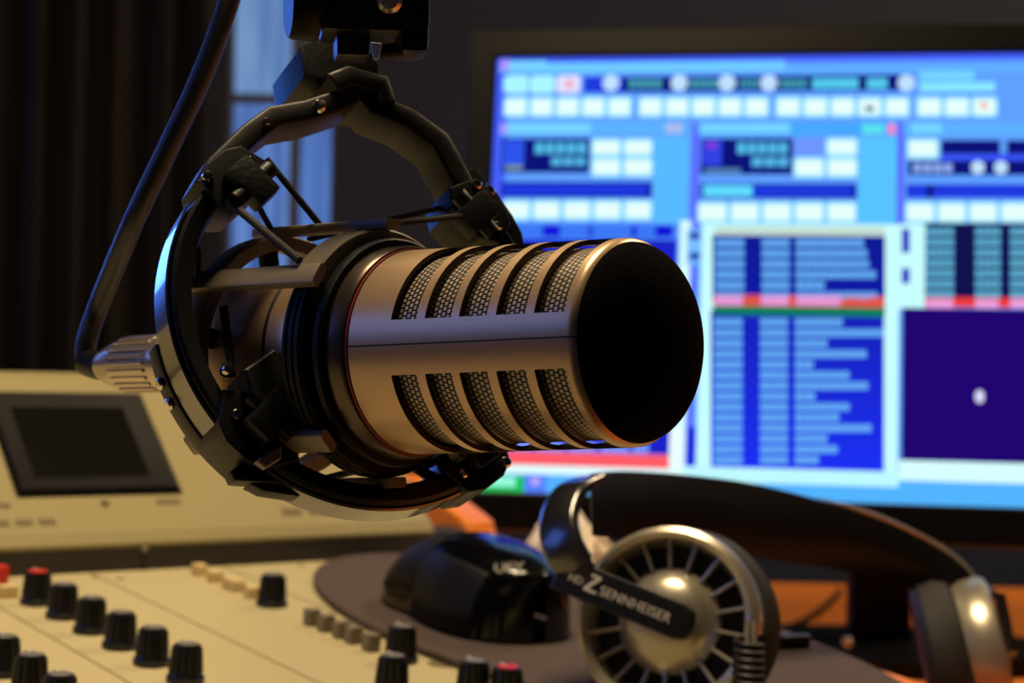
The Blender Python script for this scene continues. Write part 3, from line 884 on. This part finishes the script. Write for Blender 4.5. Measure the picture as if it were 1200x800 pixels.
# inner cradle round the microphone
def cring(s0, s1, r0, r1, m, name, a0=0, a1=360):
    pr_ = [(r0, s0), (r1-.0006, s0), (r1, s0+.0006), (r1, s1-.0006), (r1-.0006, s1), (r0, s1)]
    if abs(a1-a0) >= 360: pr_ = pr_+[pr_[0]]
    b = MB(F, MAX); b.lathe(pr_, 80, ax='x', a0=a0, a1=a1)
    return b.build(name, m, sm_, sharp=40)
cring(.0872, .0968, .0300, .0352, M['cradle'], 'cradle_ring', 36, 144)
cring(.0865, .0945, .0298, .0345, M['rubber'], 'rubber_sleeve', 146, 394)
cring(.0820, .0850, .0300, .0322, M['rubber'], 'rubber_grip')
cring(.1270, .1350, .0318, .0362, M['cradle'], 'cradle_ring')
for k in range(3): cring(.0874+k*.0024, .0881+k*.0024, .0343, .0350, M['rubber'], 'rubber_bead', 146, 394)
for phi in (34, 88, -42, -90, 140, -140):
    t = math.radians(phi); e = my*math.cos(t)+mz*math.sin(t)
    b = MB(); b.sweep([F+mx*.0835+e*.0363, F+mx*.1390+e*.0376], rect(.0066, .0030, .0008, 2), up=e, smooth=False)
    b.build('cradle_bar', M['cradle'], sm_)
for phi in (10, 80, 150, 220, 290):
    t = math.radians(phi); e = my*math.cos(t)+mz*math.sin(t)
    b = MB(); b.sweep([F+mx*.131+e*.0274, F+mx*.131+e*.0325], rect(.006, .003, .0006, 2), up=mx, smooth=False)
    b.build('grip_pad', M['rubber'], sm_)

# elastic cords from clamps to the cradle
def cr(s, phi, r=.0372): t = math.radians(phi); return F+mx*s+my*(r*math.cos(t))+mz*(r*math.sin(t))
def cordd(a, b_, r=.0013):
    m_ = (a+b_)/2
    b = MB(); b.tube([a, m_, b_], r*.78, 10); b.build('elastic_cord', M['cord'], sm_)
U_, L_, UR_, LR_ = [rpt(cl[k], RR-.0095, .0055) for k in ('ul', 'll', 'ur', 'lr')]
cordd(rp(312, 186, .003), cr(.112, 88), .0013)
cordd(rp(292, 222, .003), cr(.133, 88), .0012)
cordd(rp(268, 236, .003), cr(.092, 40, .0385), .0015)
cordd(rp(232, 292, -.002), cr(.134, 36), .0013)
cordd(UR_, cr(.092, 95), .0012)
cordd(rp(548, 236, -.004), cr(.130, 105), .0012)
cordd(L_, cr(.133, -30), .0015); cordd(L_, cr(.086, -50), .0016)
cordd(rp(262, 360, -.006), rp(272, 440, -.004), .0016)
cordd(LR_, cr(.09, -120), .0014); cordd(LR_, cr(.124, -100), .0014)
b = MB(rp(266, 434, .002), RAX); b.lathe([(0, -.0022), (.0014, -.0018), (.0021, -.0008), (.0022, 0), (.0021, .0008), (.0014, .0018), (0, .0022)], 18); b.build('cord_bead', M['chrome'], sm_)
# lower right cord loops between the ring and the microphone
for pxs in ([(405, 480), (418, 510), (438, 538)], [(488, 548), (508, 560), (512, 556)], [(520, 545), (545, 560), (575, 550)]):
    b = MB(); b.tube(spline([rp(x, y, -.010) for x, y in pxs], 6), .0017, 10); b.build('elastic_cord', M['cord'], sm_)
plate([(398, 470), (410, 466), (432, 520), (450, 531), (444, 540), (424, 536)], -.004, .008, M['ringplastic'], 'tab', sm_)

# ------------------------------------------------------------------ boom arm head above
boom = empty('boom_arm', P(410, 50, .52), 'black boom arm head holding the shock mount from above', 'boom arm')
def cbox(px0, py0, px1, py1, d, dep, m, name, parent, bev=.002, yaw=0., label=None):
    cx, cy = (px0+px1)/2, (py0+py1)/2; c0 = P(cx, cy, d); w = (px1-px0)/FPX*d/2; h = (py1-py0)/FPX*d/2
    q = math.radians(yaw); ax = (RIGHT*math.cos(q)+FWD*math.sin(q), FWD*math.cos(q)-RIGHT*math.sin(q), UP)
    b = MB(c0, ax); b.box(-w, w, -dep/2, dep/2, -h, h, bev); return b.build(name, m, parent, label=label)
bp = [(347, 62), (362, 44), (430, 66), (440, 84), (438, 112), (424, 109), (352, 95)]
b = MB(RO-RN*.004, RAX); q_ = [(hit(x, y, RO-RN*.004, RN)-(RO-RN*.004)) for x, y in bp]
b.prism([(q.dot(rx), q.dot(ry)) for q in q_], -.022, .004, .0012); b.build('swivel_block', M['blackplastic'], boom)
cbox(374, -40, 500, 46, .52, .026, M['blackplastic'], 'arm_head', boom, .004, 9)
cbox(464, 20, 500, 68, .52, .020, M['blackplastic'], 'arm_jaw', boom, .004, 9)
b = MB(P(372, 6, .513), (FWD*.8-RIGHT*.25, UP, (-RIGHT*.82-FWD*.42).normalized()))
b.lathe([(0, .000), (.0100, .000), (.0104, .001), (.0104, .0075), (.0098, .0088), (0, .0094)], 40); b.build('tension_knob', M['blackplastic'], boom)
cbox(392, 40, 432, 70, .52, .016, M['blackplastic'], 'hinge_plate', boom, .002, 9)
b = MB(P(442, 60, .503), (RIGHT, UP, -FWD)); b.prism([(-.0018, .0024), (-.0010, -.0024), (.0004, -.0022), (.0014, .0022)], -.0008, .0008, .0002); b.build('clip', M['clipwhite'], boom, label='small shiny pale clip')
b = MB(); b.tube([P(446, 61, .508), P(472, 58, .508)], .0022, 14); b.build('pin', M['yoke'], boom)
screw('bolt', P(457, 1, .506), cdir(0, -.1, -1), .0036, boom, M['nickel'])
b = MB(); b.sweep([P(440, -20, .525), P(470, -420, .60), P(520, -900, .8)], rect(.022, .022, .003), smooth=False); b.build('arm_tube', M['blackplastic'], boom)

# ------------------------------------------------------------------ headphones
HC = P(781, 726, .722)
hn = cdir(-.36, .26, -.90)                         # cup faces the viewer, a little to the left
hx, hy, hz = frame(x=RIGHT, z=hn)
hp = empty('headphones', V(HC), 'silver and black headphones leaning on the right end of the console', 'headphones')
def cup(o, ax, k=1., spokes=True):
    R0 = .0385*k
    b = MB(o, ax); b.lathe([(R0*.84, .0), (R0*.86, .0022), (R0*.92, .0032), (R0*.98, .0018), (R0*1.0, -.002), (R0*.985, -.009), (R0*.93, -.014), (R0*.80, -.015), (R0*.80, -.005), (R0*.84, 0)], 72)
    c0 = b.build('ear_cup', M['hpsilver'], hp)
    MB(o, ax).lathe([(0, -.006), (R0*.86, -.006), (R0*.86, -.009), (0, -.009)], 48).build('cup_recess', M['hpblack'], c0, label='black recess behind the spokes')
    r1 = .0198*k
    MB(o, ax).lathe([(r1+.002, -.0065), (r1+.0015, -.0035), (r1, -.002), (r1*.9, .0012), (r1*.7, .0040), (r1*.4, .0060), (0, .0068)], 56).build('cup_dome', M['hpsilver'], c0)
    if spokes:
        for i in range(18):
            t = (i+.3)/18*6.2832; er = ax[0]*math.cos(t)+ax[1]*math.sin(t)
            b = MB(); b.sweep([o+er*(r1+.0005)-ax[2]*.0032, o+er*(R0*.86)-ax[2]*.0014], rect(.0014, .0032, .0003, 2), up=ax[2], smooth=False)
            b.build('spoke', M['hpsilver'], c0)
    MB(o, ax).lathe([(0, -.014), (R0*.90, -.014), (R0*1.0, -.016), (R0*1.06, -.022), (R0*1.04, -.030), (R0*.94, -.034), (R0*.7, -.032), (R0*.62, -.022), (0, -.022)], 64).build('ear_cushion', M['leather'], hp)
cup(HC, (hx, hy, hz))
def hq(px, py, off=0.): return hit(px, py, HC+hn*off, hn)
# black arm across the cup with its lettering
pA, pB = hq(664, 674, .0085), hq(808, 733, .0085)
ar = (pB-pA).normalized(); au = hn.cross(ar)
b = MB(pA, (ar, au, hn)); LN = (pB-pA).length
b.prism([(-.004, -.0072), (LN-.004, -.0072), (LN, -.0058), (LN+.0012, -.002), (LN+.0012, .002), (LN, .0058), (LN-.004, .0072), (-.004, .0072)], -.003, .0025, .0012)
arm = b.build('side_arm', M['hpblack'], hp)
text_mesh('SENNHEISER', .0056, pA+ar*.0168-au*.0022+hn*.0026, ar, au, M['logo'], 'lettering', arm, spacing=1.03)
text_mesh('HD', .0045, pA+ar*.0020-au*.0015+hn*.0026, ar, au, M['logo'], 'lettering', arm)
b = MB(pA+ar*.0098-au*.0028+hn*.0026, (ar, au, hn))
b.prism([(0, .0), (.0058, .0), (.0058, .0012), (.0020, .0012), (.0058, .0062), (.0058, .0074), (0, .0074), (0, .0062), (.0038, .0062), (0, .0012)], 0, .0002); b.build('emblem', M['logo'], arm)
b = MB(); b.tube([HC+hn*.004, HC+hn*.0075], .006, 24); b.build('pivot', M['hpblack'], hp)
# curved upright from the arm to the band
path = [pA+ar*.004, P(676, 668, .732), P(660, 640, .735), P(655, 608, .742), P(668, 576, .752), P(694, 562, .765)]
path = spline(path, 8)
n = len(path); b = MB(); ups = []
for i in range(n): ups.append((cdir(-.45, .15, -.88)).lerp(cdir(-.6, .5, -.6), i/(n-1)))
sc_ = [1.0+.25*math.sin(i/(n-1)*3.14) for i in range(n)]
b.sweep(path, rect(.0145, .0045, .0018, 3), ups=ups, scales=sc_)
b.build('band_upright', M['band'], hp)
# padded headband: wide strip arching to the far cup
bt_, bb_ = [], []
T = [(692, 556, .755), (730, 553, .775), (800, 557, .80), (880, 567, .83), (960, 586, .855), (1030, 608, .875), (1090, 636, .885), (1128, 662, .885), (1150, 690, .885)]
Bm = [(694, 628, .745), (735, 632, .765), (800, 640, .79), (880, 652, .82), (960, 664, .85), (1020, 676, .872), (1070, 690, .882), (1100, 704, .884), (1120, 716, .884)]
T = spline([P(*q) for q in T], 6); Bm = spline([P(*q) for q in Bm], 6)
b = MB(); rows = []
for t, m_ in zip(T, Bm):
    nrm = (m_-t).cross(V((.8, .5, -.1))).normalized()
    back = FWD*.006
    c0 = t.lerp(m_, .5)
    rows.append([b.bm.verts.new(q) for q in (t, t.lerp(m_, .25)-FWD*.0035, c0-FWD*.0045, t.lerp(m_, .75)-FWD*.0035, m_, m_+back, c0+back*1.3, t+back)])
for a_, d_ in zip(rows, rows[1:]):
    for j in range(8): b.face([a_[j], a_[(j+1) % 8], d_[(j+1) % 8], d_[j]], True)
b.face(rows[0][::-1]); b.face(rows[-1])
b.build('headband', M['hpblack'], hp, sharp=50)
b = MB(); b.tube([q+UP*.0008+FWD*.002 for q in T[len(T)*50//100:]], .0014, 10, scales=[min(1, .2+k/6) for k in range(len(T)-len(T)*50//100)]); b.build('headband_trim', M['hpsilver'], hp, label='thin grey metal strip along the headband')
# far cup
HC2 = P(1166, 770, .875)
h2 = cdir(.96, .20, -.15)
x2, y2, z2 = frame(x=-FWD, z=h2)
cup(HC2, (x2, y2, z2), 1.04, True)
b = MB(); b.sweep([T[-1], P(1172, 700, .885), HC2+h2*.008], rect(.014, .005, .0015, 3), up=h2); b.build('side_arm', M['hpblack'], hp)
# coiled cable
b = MB(); pts = []
ax0 = P(878, 748, .70); ax1 = P(876, 850, .665)
turns = 11
for i in range(turns*14+1):
    t = i/(turns*14); a = t*turns*6.2832
    pts.append(ax0.lerp(ax1, t)+RIGHT*(.0052*math.cos(a))+FWD*(.0052*math.sin(a)))
b.tube(pts, .0014, 8)
b.build('coiled_lead', M['rubber'], hp)
for dx in (-4, 4):
    b = MB(); b.tube([P(880+dx, 728, .70), P(880+dx, 762, .695)], .0011, 10); b.build('lead_clip', M['nickel'], hp)
b = MB(); b.sweep([pan(880, 752, .0073), pan(946, 750, .0073)], rect(.006, .006, .001), smooth=False); b.build('lead_plug', M['hpblack'], hp)

# crumpled cream tissue behind the headphones on the console
TC = pl(.304, .145, .0045)
b = MB(TC, PAX)
g = []; n1, n2 = 16, 12
for i in range(n1+1):
    row = []
    for j in range(n2+1):
        u, v = i/n1*2-1, j/n2*2-1
        x = u*.020+.004*math.sin(7*v+3*u); y = v*.034+.005*math.sin(5*u+1)
        z = .0005+.028*max(0, (1-u*u)*(1-v*v))**.6+.005*(1-abs(u))*(1-abs(v))*math.sin(9*u+4*v)+.003*(1-abs(u))*math.sin(13*v+6*u)*(1-abs(v))
        row.append(b.v((x, y, max(z, .0005))))
    g.append(row)
for i in range(n1):
    for j in range(n2): b.face([g[i][j], g[i+1][j], g[i+1][j+1], g[i][j+1]], True)
ts = b.build('crumpled_tissue', M['paper'], None, TC, solid=.0006, sharp=25)
tag(ts, 'crumpled cream paper tissue lying behind the near headphone cup', 'tissue')

# mouse lettering
def mw(u, v): q = mtop(u, v); return mo+ms*q.x+mf*q.y+nn*q.z
def proj(p): q = p-CAM; d = q.dot(FWD); return 600+FPX*q.dot(RIGHT)/d, 400-FPX*q.dot(UP)/d
best = min(((proj(mw(i/50, j/50))[0]-603)**2+(proj(mw(i/50, j/50))[1]-667)**2, i/50, j/50) for i in range(-45, 10) for j in range(-40, 41))
_, u, v = best
tn = (mw(u+.03, v)-mw(u, v)).cross(mw(u, v+.03)-mw(u, v)).normalized()
if tn.dot(FWD) > 0: tn = -tn
tr = (RIGHT*1.+UP*.05); tr = (tr-tn*tr.dot(tn)).normalized(); tu = tn.cross(tr)
text_mesh('UFY', .0078, mw(u, v)-tr*.0095-tu*.003+tn*.0022, tr, tu, M['dimlogo'], 'lettering', mouse, .0003)

# ------------------------------------------------------------------ lights
def area(name, loc_, target, size, power, col, sy=None):
    l = bpy.data.lights.new(name, 'AREA'); l.energy = power; l.color = col; l.size = size
    if sy: l.shape = 'RECTANGLE'; l.size_y = sy
    o = bpy.data.objects.new(name, l); COL.objects.link(o); o.location = loc_
    o.rotation_euler = (V(target)-V(loc_)).to_track_quat('-Z', 'Y').to_euler()
    return o
area('desk_fill_light', (.95, 1.75, 2.3), (.6, 1.4, .8), .3, 13, (1, .74, .44))  # added fill that brightens the desk wood behind the monitor
area('warm_ceiling_lamp', (-.1, .66, 1.86), (-.05, .66, .85), .28, 14.5, (1, .77, .47))

w = bpy.data.worlds.new('World'); bpy.context.scene.world = w; w.use_nodes = True
w.node_tree.nodes['Background'].inputs[0].default_value = (.02, .03, .06, 1); w.node_tree.nodes['Background'].inputs[1].default_value = .3

# ------------------------------------------------------------------ camera object
cd = bpy.data.cameras.new('camera'); cam = bpy.data.objects.new('camera', cd); COL.objects.link(cam)
cd.sensor_width = 36; cd.lens = FPX/1200*36; cd.clip_start = .01
cam.matrix_world = Matrix.Translation(CAM) @ Matrix((RIGHT, UP, -FWD)).transposed().to_4x4()
cd.dof.use_dof = True; cd.dof.focus_distance = .475; cd.dof.aperture_fstop = 16
sc0 = bpy.context.scene; sc0.camera = cam
sc0.view_settings.view_transform = 'Standard'; sc0.view_settings.look = 'None'; sc0.view_settings.gamma = 1; sc0.view_settings.exposure = 0
sc0.view_settings.use_curve_mapping = False
